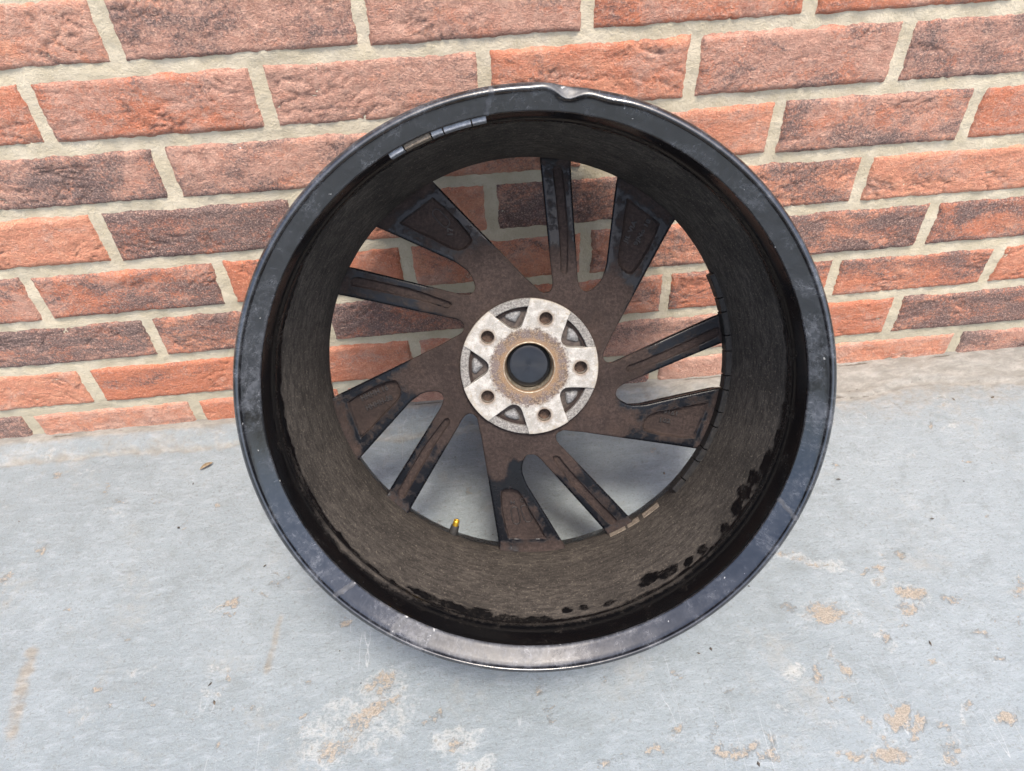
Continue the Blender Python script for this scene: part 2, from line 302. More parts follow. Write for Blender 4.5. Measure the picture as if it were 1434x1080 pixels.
# worn patches: x, y, half length, half width, turn (deg), tan strength, pale strength
PATCH = [
    (0.174,-0.410,0.0204,0.0109,171,0.75,0.90), (0.164,-0.444,0.0419,0.0125,-160,0.80,0.90), (0.129,-0.473,0.0237,0.0103,-168,0.70,0.90), (0.150,-0.453,0.0504,0.0300,-167,0.20,0.75), (0.253,-0.478,0.0218,0.0099,-177,0.25,0.90), (0.270,-0.503,0.0129,0.0067,173,0.40,0.95),
    (0.351,-0.465,0.0109,0.0089,81,0.70,0.40), (0.343,-0.432,0.0069,0.0061,82,0.55,0.30), (0.418,-0.432,0.0084,0.0070,-177,0.65,0.60), (0.677,-0.386,0.0295,0.0124,171,0.95,0.70), (0.617,-0.442,0.0120,0.0089,-164,0.20,1.00), (0.679,-0.315,0.0442,0.0051,164,0.50,0.90),
    (0.658,-0.302,0.0213,0.0060,175,0.60,0.70), (0.773,-0.320,0.0145,0.0047,63,0.35,0.60), (0.793,-0.318,0.0105,0.0099,109,0.80,0.50), (0.761,-0.338,0.0215,0.0064,-179,0.70,0.70), (0.780,-0.371,0.0177,0.0108,162,0.95,0.80), (0.751,-0.355,0.0091,0.0066,-154,0.50,0.80),
    (0.767,-0.387,0.0131,0.0076,-175,0.70,0.70), (0.813,-0.380,0.0148,0.0078,-177,0.60,0.30), (0.726,-0.418,0.0091,0.0056,52,0.80,0.40), (0.729,-0.431,0.0094,0.0043,91,0.50,0.80), (0.723,-0.411,0.0109,0.0034,176,0.30,0.80), (0.671,-0.449,0.0169,0.0053,124,0.80,0.70),
    (0.640,-0.452,0.0124,0.0067,71,0.75,0.60), (0.659,-0.432,0.0084,0.0036,64,0.50,0.70), (0.646,-0.475,0.0084,0.0057,-170,0.70,0.40), (0.664,-0.479,0.0053,0.0035,-170,0.70,0.50), (0.648,-0.487,0.0059,0.0029,180,0.50,0.70), (0.668,-0.502,0.0109,0.0067,77,0.60,0.80),
    (0.705,-0.500,0.0167,0.0108,-169,0.95,0.60), (0.724,-0.509,0.0153,0.0059,-173,0.90,0.50), (0.709,-0.521,0.0087,0.0047,-177,0.90,0.50), (0.680,-0.525,0.0161,0.0090,56,0.60,0.80), (0.639,-0.536,0.0246,0.0057,-177,0.85,0.80), (0.681,-0.538,0.0222,0.0087,-173,0.90,0.70),
    (0.634,-0.503,0.0087,0.0048,143,0.50,0.70), (0.529,-0.520,0.0251,0.0089,-171,0.85,0.60), (0.556,-0.528,0.0182,0.0066,176,0.80,0.60), (0.564,-0.514,0.0140,0.0061,96,0.80,0.70), (0.515,-0.499,0.0128,0.0063,71,0.50,0.20), (0.538,-0.464,0.0062,0.0050,-161,0.70,0.40),
    (0.576,-0.479,0.0046,0.0035,-164,0.60,0.40), (0.781,-0.497,0.0112,0.0046,57,0.60,0.60), (0.768,-0.510,0.0093,0.0039,57,0.30,0.80), (0.809,-0.514,0.0101,0.0076,18,0.95,0.70), (0.739,-0.545,0.0148,0.0085,49,0.60,0.70), (0.836,-0.457,0.0068,0.0048,138,0.70,0.40),
    (0.767,-0.453,0.0088,0.0046,119,0.60,0.70), (0.903,-0.383,0.0199,0.0057,57,0.60,0.60), (0.838,-0.446,0.0053,0.0034,-155,0.50,0.50), (0.587,-0.480,0.0066,0.0036,180,0.00,0.50), (-0.010,-0.296,0.0142,0.0051,-163,0.90,0.60), (0.011,-0.283,0.0071,0.0042,-149,0.60,0.60),
    (-0.027,-0.306,0.0190,0.0040,-169,0.40,0.70), (-0.005,-0.312,0.0086,0.0036,170,0.60,0.40), (0.028,-0.291,0.0067,0.0051,140,0.60,0.60), (0.048,-0.276,0.0118,0.0060,-179,0.50,0.30), (-0.125,-0.326,0.0099,0.0067,140,0.50,0.30), (-0.125,-0.331,0.0054,0.0032,158,0.70,0.30),
    (-0.094,-0.366,0.0153,0.0044,-177,0.20,0.60), (-0.098,-0.378,0.0104,0.0037,109,0.45,0.40), (-0.013,-0.375,0.0124,0.0029,155,0.40,0.80), (-0.001,-0.386,0.0046,0.0034,133,0.70,0.40), (-0.012,-0.401,0.0078,0.0035,152,0.50,0.80), (0.024,-0.425,0.0081,0.0057,118,0.60,0.20),
    (0.042,-0.424,0.0078,0.0037,103,0.60,0.30), (-0.022,-0.425,0.0076,0.0054,127,0.50,0.60), (0.022,-0.440,0.0062,0.0029,169,0.40,0.40), (0.055,-0.445,0.0061,0.0029,170,0.60,0.60), (0.093,-0.444,0.0082,0.0040,146,0.60,0.70), (0.049,-0.421,0.0120,0.0016,91,0.20,0.70),
    (-0.120,-0.403,0.0048,0.0032,137,0.65,0.30), (-0.076,-0.409,0.0046,0.0032,137,0.65,0.30), (0.006,-0.460,0.0047,0.0033,124,0.70,0.30), (-0.146,-0.412,0.0068,0.0034,117,0.30,0.60), (-0.300,-0.230,0.0142,0.0081,154,0.60,0.60), (-0.200,-0.268,0.0058,0.0035,155,0.60,0.10),
    (0.089,-0.396,0.0064,0.0032,170,0.50,0.30), (0.796,-0.034,0.0105,0.0059,179,0.30,0.60), (0.767,-0.172,0.0089,0.0047,-173,0.75,0.20), (0.962,-0.070,0.0091,0.0064,-155,0.50,0.80), (0.962,-0.089,0.0093,0.0054,-175,0.40,0.80), (0.906,-0.079,0.0096,0.0067,-166,0.30,0.10),
    (0.960,-0.133,0.0167,0.0025,-176,0.10,0.80), (0.860,-0.173,0.0391,0.0048,180,0.30,0.50), (0.226,-0.096,0.0108,0.0095,123,0.50,0.20), (0.237,-0.212,0.0129,0.0087,169,0.60,0.30), (0.283,-0.165,0.0095,0.0070,168,0.50,0.30), (0.542,-0.122,0.0138,0.0102,-179,0.50,0.30),
    (-0.185,-0.130,0.0251,0.0048,175,0.55,0.20), (-0.191,-0.143,0.0137,0.0034,172,0.30,0.60), (-0.138,-0.128,0.0297,0.0094,171,0.40,0.10), (-0.094,-0.177,0.0100,0.0067,123,0.40,0.10), (-0.312,-0.031,0.0090,0.0047,-159,0.40,0.80), (-0.252,-0.062,0.0161,0.0020,177,0.10,0.80),
]
rng = np.random.RandomState(11)
for k in range(300):          # many little nicks, thicker towards the front right
    x = rng.uniform(-.5, 1.3); y = rng.uniform(-.75, -.02)
    if rng.rand() > .22 + .5*sstep(.2, 1., x)*sstep(-.1, -.45, y) + .25*sstep(-.1, -.45, y): continue
    s = rng.uniform(.002, .006)
    PATCH.append((x, y, s*rng.uniform(1, 2.4), s, rng.uniform(-40, 40), rng.uniform(.5, .8), rng.uniform(.1, .6)))
wx = X + .014*fbm(X*45, Y*45, 3, 4, .6); wy = Y + .014*fbm(X*45, Y*45, 9, 4, .6)
for (cx, cy, a, b, ang, tn, pl) in PATCH:
    ca, sa = math.cos(rad(ang)), math.sin(rad(ang)); dx = wx-cx; dy = wy-cy
    q = np.sqrt(((dx*ca+dy*sa)/a)**2 + ((-dx*sa+dy*ca)/b)**2)
    chip = np.maximum(chip, tn*sstep(1.35, .35, q)); pale = np.maximum(pale, pl*sstep(1.9, .7, q))
# the cement skirt along the wall: a low ragged lip
edge = -.050 + .014*fbm(X*7, X*0+.3, 5, 4) + .004*fbm(X*60, X*0+.3, 15, 4) + .010*sstep(.84, .92, X)*sstep(1.06, .96, X) + .014*sstep(.3, -.4, X)
sk = sstep(-.004, .004, Y-edge)
Z = .0018*fbm(X*5, Y*5, 1, 4) + sk*(.0048+.0015*fbm(X*50, Y*50, 6, 3)+.010*sstep(-.05, .0, Y)) + .0006*fbm(X*70, Y*70, 2, 3)
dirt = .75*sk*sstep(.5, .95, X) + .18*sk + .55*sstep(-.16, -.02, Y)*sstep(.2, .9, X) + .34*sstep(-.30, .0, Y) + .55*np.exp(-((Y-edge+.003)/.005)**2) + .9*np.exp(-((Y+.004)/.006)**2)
# two faint brown drag marks at the left
for (x0, y0, x1, y1, wd) in ((-.228, -.335, -.215, -.425, .011), (.052, -.321, .047, -.385, .006)):
    tt = np.clip(((X-x0)*(x1-x0)+(Y-y0)*(y1-y0))/((x1-x0)**2+(y1-y0)**2), 0, 1)
    dq = np.hypot(X-x0-tt*(x1-x0), Y-y0-tt*(y1-y0)); dirt = np.maximum(dirt, .85*np.exp(-(dq/wd)**2)*(1+.6*fbm(X*90, Y*90, 4, 3)))
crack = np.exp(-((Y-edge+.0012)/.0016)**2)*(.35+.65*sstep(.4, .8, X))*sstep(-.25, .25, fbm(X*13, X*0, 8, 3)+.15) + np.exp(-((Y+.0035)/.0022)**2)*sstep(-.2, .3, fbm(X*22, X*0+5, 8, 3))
# short broken-off crack running away from the wall at the right
for (x0, y0, x1, y1) in ((.905, -.066, .914, -.092), (.80, -.056, .885, -.040)):
    tt = np.clip(((X-x0)*(x1-x0)+(Y-y0)*(y1-y0))/((x1-x0)**2+(y1-y0)**2), 0, 1)
    crack = np.maximum(crack, .8*np.exp(-(np.hypot(X-x0-tt*(x1-x0)+.003*fbm(Y*120, X*120, 2, 2), Y-y0-tt*(y1-y0)+.003*fbm(X*120, Y*120, 3, 2))/.0016)**2))
Z = Z - .0012*crack
V = np.stack([X, Y, Z], -1).reshape(-1, 3)
fl = mesh_obj('floor', V, grid_faces(len(gx), len(gy)), M['floor'], attrs=dict(chip=chip.ravel(), pale=pale.ravel(), dirt=dirt.ravel(), crack=crack.ravel()))
tag(fl, kind='structure', label='pale blue grey painted concrete floor with worn patches')

# ------------------------------------------------------------------ brick wall (face at y = 0)
wall = bpy.data.objects.new('brick_wall', None); COL.objects.link(wall); wall.location = (.4, 0, 0)
tag(wall, 'red and charcoal brick wall with cream mortar behind the wheel', 'wall')
ZF = .585
bedfit = {1: (-.00295, -.07338), 2: (-.00388, -.14977), 3: (-.00546, -.22326), 4: (-.00114, -.29908), 5: (.00117, -.37559), 6: (.00226, -.44961), 7: (.00112, -.52601), 8: (0, -.602)}
def bed(k, x):
    if k in bedfit: a, b = bedfit[k]; return ZF + a*x + b
    return ZF - .075*k + .0012 - .0022*x
perp = {1: {0: -.0169}, 2: {-.5: -.1177, .5: .1123, 1.5: .3418, 2.5: .5636, 3.5: .7877}, 3: {0: -.013, 3: .667, 4: .8955},
        4: {-.5: -.1107, 1.5: .3393, 3.5: .7892}, 5: {-1: -.227, 0: .0034, 1: .2311, 2: .4547, 4: .8976},
        6: {-.5: -.11, 3.5: .7918, 4.5: 1.0126}, 7: {-1: -.223, 4: .9001}, 8: {-1.5: -.3334, -.5: -.101, 4.5: 1.0151}}
def pu(row, i):
    d = perp.get(row, {})
    if i in d: return d[i]
    return i*.2252 + .003*math.sin(row*12.9+i*78.2)
# how burnt / how mauve each brick is (row, left joint) -> dark, mauve
LOOK = {(1, -1): (.25, .55), (1, 0): (.50, .95), (1, 1): (.30, .75), (1, 2): (.22, .35), (1, 3): (.15, .3),
        (2, -1.5): (.1, .4), (2, -.5): (.25, .50), (2, .5): (.35, .85), (2, 1.5): (.18, .30), (2, 2.5): (.38, .75), (2, 3.5): (.62, .85),
        (3, -1): (.66, .70), (3, 0): (.52, .75), (3, 1): (.3, .5), (3, 2): (.1, .3), (3, 3): (.50, .60), (3, 4): (.05, .35),
        (4, -1.5): (.0, .15), (4, -.5): (.88, .50), (4, .5): (.15, .25), (4, 1.5): (.85, .30), (4, 2.5): (.62, .30), (4, 3.5): (.12, .25),
        (5, -2): (.40, .6), (5, -1): (.62, .40), (5, 0): (.15, .2), (5, 1): (.35, .35), (5, 2): (.40, .35), (5, 3): (.82, .25), (5, 4): (.70, .25),
        (6, -1.5): (.82, .60), (6, -.5): (.66, .25), (6, .5): (.80, .55), (6, 1.5): (.4, .4), (6, 2.5): (.55, .2), (6, 3.5): (.55, .15), (6, 4.5): (.1, .1),
        (7, -2): (.0, .15), (7, -1): (.28, .10), (7, 0): (.1, .2), (7, 3): (.05, .25), (7, 4): (.75, .2),
        (8, -2.5): (.70, .8), (8, -1.5): (.22, .55), (8, -.5): (.05, .2), (8, 3.5): (.05, .45), (8, 4.5): (.60, .85)}
HJ = .0053
def make_brick(row, i, x0, x1, hi):
    nx, nz = (104, 34) if hi else (16, 6)
    jt = lambda: random.uniform(-.0012, .0012)
    a = np.linspace(0, 1, nx); b = np.linspace(0, 1, nz)
    if hi:
        e = lambda n, w_, L: np.concatenate([np.array([0, .0012, .0026, .0045])/L, np.linspace(.008/L, 1-.008/L, n-8), 1-np.array([.0045, .0026, .0012, 0])/L])
        a = e(nx, 0, .212); b = e(nz, 0, .062)
    A, B = np.meshgrid(a, b, indexing='ij')
    xl, xr = x0+HJ+jt(), x1-HJ+jt(); tl, tr = jt(), jt()
    sd_ = int(row*131+i*17+900)
    wob = lambda u, s: .0010*fbm(u*14+s, u*0+s*1.7, sd_, 4)
    zb = lambda x: np.array([bed(row, q) for q in np.atleast_1d(x)]); zt = lambda x: np.array([bed(row-1, q) for q in np.atleast_1d(x)])
    xs = xl + (xr-xl)*a
    bot = zb(xs) + HJ + wob(a, 3) + tl; top = zt(xs) - HJ + wob(a, 11) + tr
    lft = xl + wob(b, 21); rgt = xr + wob(b, 31)
    Xb = lft[None, :]*(1-A) + rgt[None, :]*A
    Zb = bot[:, None]*(1-B) + top[:, None]*B
    # relief: folded clay creases plus soft undulation
    u = Xb*1.0; v = Zb*1.0
    rot = .45*math.sin(sd_*1.3); uu = u*math.cos(rot)+v*math.sin(rot); vv = -u*math.sin(rot)+v*math.cos(rot)
    wu = uu + .022*fbm(u*22, v*30, sd_, 3); wv = vv + .016*fbm(u*22+9, v*30+4, sd_+5, 3)
    fold = 1-np.abs(fbm(wu*34, wv*110, sd_+2, 4))*3.0
    fold = np.clip(fold, 0, 1)
    gate = sstep(-.10, .38, fbm(u*16, v*26, sd_+8, 3))
    und = fbm(u*28, v*40, sd_+3, 4)
    rough = fbm(u*170, v*170, sd_+6, 2)
    H = .0012*und - .0022*gate*fold**3 + .0006*rough
    de = np.minimum(np.minimum(A, 1-A)*.212, np.minimum(B, 1-B)*.062)
    H = H*sstep(0, .006, de) - .0042*(1-sstep(0, .0052, de+.0007*rough))
    Yb = -H + random.uniform(-.0008, .0008)
    cx, cz = (xl+xr)/2, float((bot.mean()+top.mean())/2)
    V = np.stack([Xb-cx, Yb, Zb-cz], -1).reshape(-1, 3)
    F = list(grid_faces(nx, nz))
    idx = np.arange(nx*nz).reshape(nx, nz)
    loop = np.concatenate([idx[:, 0], idx[-1, 1:], idx[-2::-1, -1], idx[0, -2:0:-1]])
    ring = V[loop].copy(); ring[:, 1] = .020
    n0 = len(V); V = np.vstack([V, ring]); n = len(loop)
    F = [tuple(f) for f in F] + [(loop[k], n0+k, n0+(k+1) % n, loop[(k+1) % n]) for k in range(n)]
    cre = np.concatenate([(gate*fold).ravel(), np.zeros(n)])
    o = mesh_obj('brick', V, F, M['brick'], wall, attrs=dict(crease=cre), loc=(cx-.4, 0, cz))
    d, m = LOOK.get((row, i), (random.choice([.05, .2, .45, .8]), random.choice([.1, .3, .6, .9])))
    o.color = (d, m, random.random(), 1)
for row in range(-6, 9):
    off = 0 if row % 2 else .5
    for q in range(-5, 9):
        i = q + off if row % 2 else q + .5
        x0, x1 = pu(row, i), pu(row, i+1)
        if x1 < -.95 or x0 > 1.65: continue
        make_brick(row, i, x0, x1, row >= 0 and x1 > -.45 and x0 < 1.25)
mx = axis([(-1.1, -.46, .05), (-.46, 1.22, .0034), (1.22, 1.9, .05)]); mz = axis([(-.02, .615, .0034), (.615, 1.10, .05)])
X, Zm = np.meshgrid(mx, mz, indexing='ij')
Ym = .0030 + .0016*fbm(X*40, Zm*40, 31, 4) + .0006*fbm(X*260, Zm*260, 32, 2)
low_dark = sstep(.16, .02, Zm) + .35*fbm(X*9, Zm*9, 33, 3)  # mortar colour gets darker towards the floor, broken by noise
V = np.stack([X-.4, Ym, Zm], -1).reshape(-1, 3)
mesh_obj('mortar', V, grid_faces(len(mx), len(mz)), M['mortar'], wall, attrs=dict(low_dark=low_dark.ravel()))

# ------------------------------------------------------------------ the wheel: local x right, y up, z along the axle towards the viewer
C = Vector((.3555788, -.34860913, .34481948)); nW = Vector((-.03687654, -.84807125, .52859747))
e1 = Vector((.99905596, -.04344179, 0)); e2 = nW.cross(e1)
RW = Matrix((e1, e2, nW)).transposed()
base_local = Vector((0, -.252, -.2450))
wheel = bpy.data.objects.new('alloy_wheel', None); COL.objects.link(wheel)
wheel.matrix_world = Matrix.Translation(C + RW @ base_local) @ RW.to_4x4()
tag(wheel, 'dirty black alloy wheel leaning against the brick wall, hollow back facing out', 'wheel')
OFF = -base_local
def part(name, V, F, mat, parent=None, smooth=True, attrs=None):
    return mesh_obj(name, V, F, mat, parent or wheel, smooth, attrs, None if parent else OFF)
PI = math.pi

# barrel and flanges, turned from (depth, radius) profiles
lip_prof = [(.0165, .2425), (.0150, .2470), (.0120, .2503), (.0085, .2520), (.0060, .2518), (.0038, .2511), (.0020, .2499), (.0008, .2484), (.0002, .2469), (.0004, .2459), (.0014, .2453), (.0026, .2450),
            (.0038, .2442), (.0058, .2420), (.0080, .2397), (.0102, .2374), (.0124, .2352), (.0140, .2336), (.0148, .2327), (.0156, .2322), (.0166, .2320), (.0176, .2323)]
bar_coarse = [(.0176, .2323), (.0190, .2331), (.0230, .2334), (.0280, .2332), (.0340, .2328), (.0390, .2323), (.0430, .2316), (.0455, .2303), (.0475, .2294), (.0495, .2292), (.0515, .2297), (.0540, .2300), (.0570, .2296),
            (.0620, .2285), (.0680, .2272), (.0750, .2257), (.0830, .2240), (.0920, .2221), (.1010, .2202), (.1100, .2184), (.1190, .2167), (.1280, .2151), (.1370, .2136), (.1460, .2123), (.1540, .2114), (.1610, .2109), (.1660, .2107),
            (.1730, .2111), (.1850, .2126), (.1960, .2146), (.2080, .2180), (.2200, .2230), (.2300, .2310), (.2380, .2395), (.2440, .2460)]
bar_prof = []
for (qa, ra_), (qb, rb_) in zip(bar_coarse[:-1], bar_coarse[1:]):      # finer rows where the dirt edge runs
    nn = max(1, int(round(abs(qb-qa)/.0012))) if .05 < qa < .085 else 1
    bar_prof += [(qa+(qb-qa)*u_/nn, ra_+(rb_-ra_)*u_/nn) for u_ in range(nn)]
bar_prof.append(bar_coarse[-1])
out_prof = [(.2440, .2460), (.2465, .2492), (.2462, .2510), (.2440, .2520), (.2400, .2516), (.2370, .2490), (.2350, .2430), (.2320, .2405), (.2260, .2388), (.2000, .2375), (.1860, .2360), (.1740, .2230), (.1200, .2232),
            (.1080, .2260), (.0800, .2330), (.0600, .2352), (.0250, .2378), (.0190, .2395), (.0165, .2425)]
NS = 480
th = np.linspace(0, 2*PI, NS, endpoint=False)
CLEAN = [(-62.5, .072, 3.4, .0085), (-57.5, .067, 3.6, .0080), (-52, .063, 1.9, .0055), (-47.6, .062, 1.9, .0060), (-40.0, .062, 1.7, .0060), (-34.8, .065, 2.4, .0095), (-30.5, .068, 2.2, .0120), (-26.5, .066, 2.4, .0110), (-21, .060, 4.2, .0075), (-15, .057, 3, .004),
         (-84.5, .067, 1.5, .0048), (-80.2, .067, 1.6, .0055), (-73.8, .063, 2.2, .0040), (-92, .058, 4, .006), (-99, .058, 4, .0065), (-106, .060, 4, .008), (-113, .060, 5, .006), (-120, .060, 5, .006), (176, .057, 2.2, .0045), (170.5, .058, 2.5, .0050), (181.5, .057, 2.0, .0055), (188, .058, 2.4, .0045), (157, .058, 7, .005)]
def lathe(name, prof, mat, kind):
    d = np.array([p_[0] for p_ in prof]); r = np.array([p_[1] for p_ in prof]); T, D = np.meshgrid(th, d, indexing='ij'); R_ = np.broadcast_to(r, T.shape).copy(); D = D.copy()
    deg = np.degrees(T); dd = (deg-81.5+180) % 360-180
    # the kink where the back flange was bent in on a kerb
    wgt = np.exp(-(dd/2.3)**2) + .38*np.exp(-((dd+6.5)/4.0)**2)
    lipw = sstep(.2390, .2475, R_)*sstep(.030, .010, D); out = sstep(.2490, .2518, R_)
    R_ = R_ - wgt*(.0062*lipw*(1-.78*out)) + .0012*np.exp(-((dd-4)/2.0)**2)*lipw*(1-out) + .0008*np.exp(-((dd+5)/2.5)**2)*lipw*(1-out)
    D = D + wgt*.0022*lipw*(1-out)
    R_ = R_ - .0009*lipw*out*np.exp(-((dd+3)/5)**2)
    V = np.stack([R_*np.cos(T), R_*np.sin(T), -D], -1).reshape(-1, 3)
    nv = len(prof); F = []
    i = np.arange(NS)[:, None]; j = np.arange(nv-1)[None, :]; a = i*nv+j; b = ((i+1) % NS)*nv+j
    F = np.stack([a, a+1, b+1, b], -1).reshape(-1, 4)
    at = dict(ang=np.where(deg > 180, deg-360, deg).ravel()*.0+np.abs(((deg+90) % 360)-180).ravel()*PI/180, dep=(D+ .0*T).ravel())
    if kind == 'barrel':
        cl = .92*sstep(.0560, .0530, D) - .25*np.exp(-((D-.0485)/.0016)**2)
        ragged = fbm(deg*.35, D*60, 5, 4)
        cl = np.maximum(cl, .80*sstep(.0605, .0545, D+.004*ragged))
        side = np.maximum(np.exp(-(((deg-178+180) % 360-180)/38)**2), .7*np.exp(-(((deg+12+180) % 360-180)/26)**2))
        cl = np.maximum(cl, .78*sstep(.0605+.0065*side, .0545+.0050*side, D+.005*ragged))
        cl = cl + .30*np.clip(fbm(deg*.045, D*130, 14, 4)+.1*sstep(.12, .06, D), -.4, 1)*sstep(.05, .06, D)
        for (ca, cd, wa, wd) in CLEAN:
            q = np.hypot(((deg-ca+180) % 360-180)/wa, (D-cd)/wd) + .35*fbm(deg*.9, D*420, 41, 4); cl = np.maximum(cl, .86*sstep(1.35, .70, q))
        # darker, glossier band next to the spokes at the top
        cl = np.maximum(cl, .42*sstep(.135, .160, D)*sstep(25, 60, deg)*sstep(160, 130, deg))
        cl = cl - .55*sstep(20, 60, deg)*sstep(165, 120, deg)*sstep(.030, .045, D)*0
        cl = np.where(D > .178, .75, cl) - .12
        # dusty streaks in the bead seat, low on the right
        cl = cl - .38*np.exp(-((D-.0500)/.0022)**2)*np.exp(-(((deg-292+180) % 360-180)/26)**2)
        cl = cl - .5*np.exp(-((D-.047)/.004)**2)*np.exp(-(((deg-222+180) % 360-180)/12)**2)
        at['clean'] = cl.ravel()
    else:
        sc = .25*np.ones_like(deg) + .10*np.exp(-((R_-.2515)/.0012)**2)
        sc = sc + .34*np.exp(-(dd/7)**2)*lipw + .30*np.exp(-(((deg-125+180) % 360-180)/22)**2)*np.exp(-((R_-.2505)/.002)**2)
        sc = sc + .28*np.exp(-(((deg-255+180) % 360-180)/26)**2)*sstep(.0, .004, D)
        for ca in (236, 243, 333, 96, 222):   # drag marks straight across the flange
            sc = sc + .55*np.exp(-((((deg-ca+180) % 360-180)-120*(D-.008))/.45)**2)
        sc = sc + .30*np.exp(-((D-.0160)/.0012)**2)*sstep(.5, .0, np.abs(((deg-250+180) % 360-180)/180))
        at['scuff'] = sc.ravel()
    return part(name, V, F, mat, attrs=at)
lathe('rim_flange', lip_prof, M['lip'], 'lip')
barrel = lathe('barrel', bar_prof, M['barrel'], 'barrel')
lathe('tyre_seat', out_prof, M['lip'], 'lip')

# spokes -----------------------------------------------------------------------------
def curve(pts):
    pts = sorted(pts); xs = np.array([q[0] for q in pts])*.001; ys = np.array([q[1] for q in pts], float)
    h = np.diff(xs); dl = np.diff(ys)/h; m = np.zeros(len(xs)); m[0] = dl[0]; m[-1] = dl[-1]
    for k in range(1, len(xs)-1):
        m[k] = 0 if dl[k-1]*dl[k] <= 0 else 2*dl[k-1]*dl[k]/(dl[k-1]+dl[k])
    def f(x):
        x = np.clip(x, xs[0], xs[-1]); k = np.clip(np.searchsorted(xs, x)-1, 0, len(h)-1); t = (x-xs[k])/h[k]
        return ys[k]*(1+2*t)*(1-t)**2 + m[k]*h[k]*t*(1-t)**2 + ys[k+1]*t*t*(3-2*t) + m[k+1]*h[k]*t*t*(t-1)
    return f
RB, RS, RE = .0783, .0965, .2135          # apex of the big gap, of the small gap, outer end
def straight(r0, t0, r1, t1, n=14):
    a = np.array((r0*math.cos(rad(t0)), r0*math.sin(rad(t0)))); b = np.array((r1*math.cos(rad(t1)), r1*math.sin(rad(t1)))); out = []
    for k in range(n):
        q = a+(b-a)*k/(n-1); out.append((math.hypot(*q), math.degrees(math.atan2(q[1], q[0]))))
    return out
A_B = curve([(60, 4), (78.3, 4), (78.6, 5.4), (79.3, 6.7), (80.6, 8.2), (83, 10.3), (87, 13.5)]+straight(92, 17.1, 216, 42.5))
N_B = curve([(60, 4), (78.3, 4), (78.6, 2.7), (79.3, 1.5), (80.6, .3), (82.5, -.5), (85.5, -.9)]+straight(89.5, -.5, 216, 12.3))
F_S = curve([(96.5, 52.4), (96.8, 51.2), (97.6, 50.1), (99, 49.2), (101.5, 48.4), (106, 47.7), (112, 47.3), (117, 47.5), (124, 48.6)]+straight(133, 50.3, 216, 62.6))
N_S = curve([(96.5, 52.4), (96.9, 53.5), (97.8, 54.6), (99.5, 55.9)]+straight(104, 58.2, 216, 75.9))
def d0(r): return .1665 + .0075*sstep(.075, .20, r) - .0060*np.clip((r-.2045)/.009, 0, 2)**2
pocket_poly = [(197.5, 44.4), (185, 42.8), (166, 40.7), (151, 39.2), (143, 38.9), (139.6, 40.3), (138.2, 43), (139.6, 45.9), (144, 47.8), (151, 49.4), (165, 51.9), (180, 54.5), (197.5, 56.6)]
def sdf(px, py, poly):
    P = np.array([(r_*.001*math.cos(rad(t_)), r_*.001*math.sin(rad(t_))) for r_, t_ in poly]); dmin = np.full(px.shape, 9.0); ins = np.zeros(px.shape, bool)
    for k in range(len(P)):
        a, b = P[k], P[(k+1) % len(P)]; e = b-a
        t = np.clip(((px-a[0])*e[0]+(py-a[1])*e[1])/(e@e), 0, 1); dmin = np.minimum(dmin, np.hypot(px-a[0]-t*e[0], py-a[1]-t*e[1]))
        c1 = (a[1] <= py) & (b[1] > py); c2 = (a[1] > py) & (b[1] <= py); s_ = e[0]*(py-a[1])-e[1]*(px-a[0])
        ins ^= (c1 & (s_ > 0)) | (c2 & (s_ < 0))
    return np.where(ins, -dmin, dmin)
GC = curve([(100, -5.4), (105, -4.8), (121, -2.2), (140, .4), (160, 2.9), (180, 4.9), (206, 7.2)])
ROUND = np.array([0, .0004, .0010, .0018, .0028]); RDEP = np.array([.0022, .0011, .0004, .0001, 0])
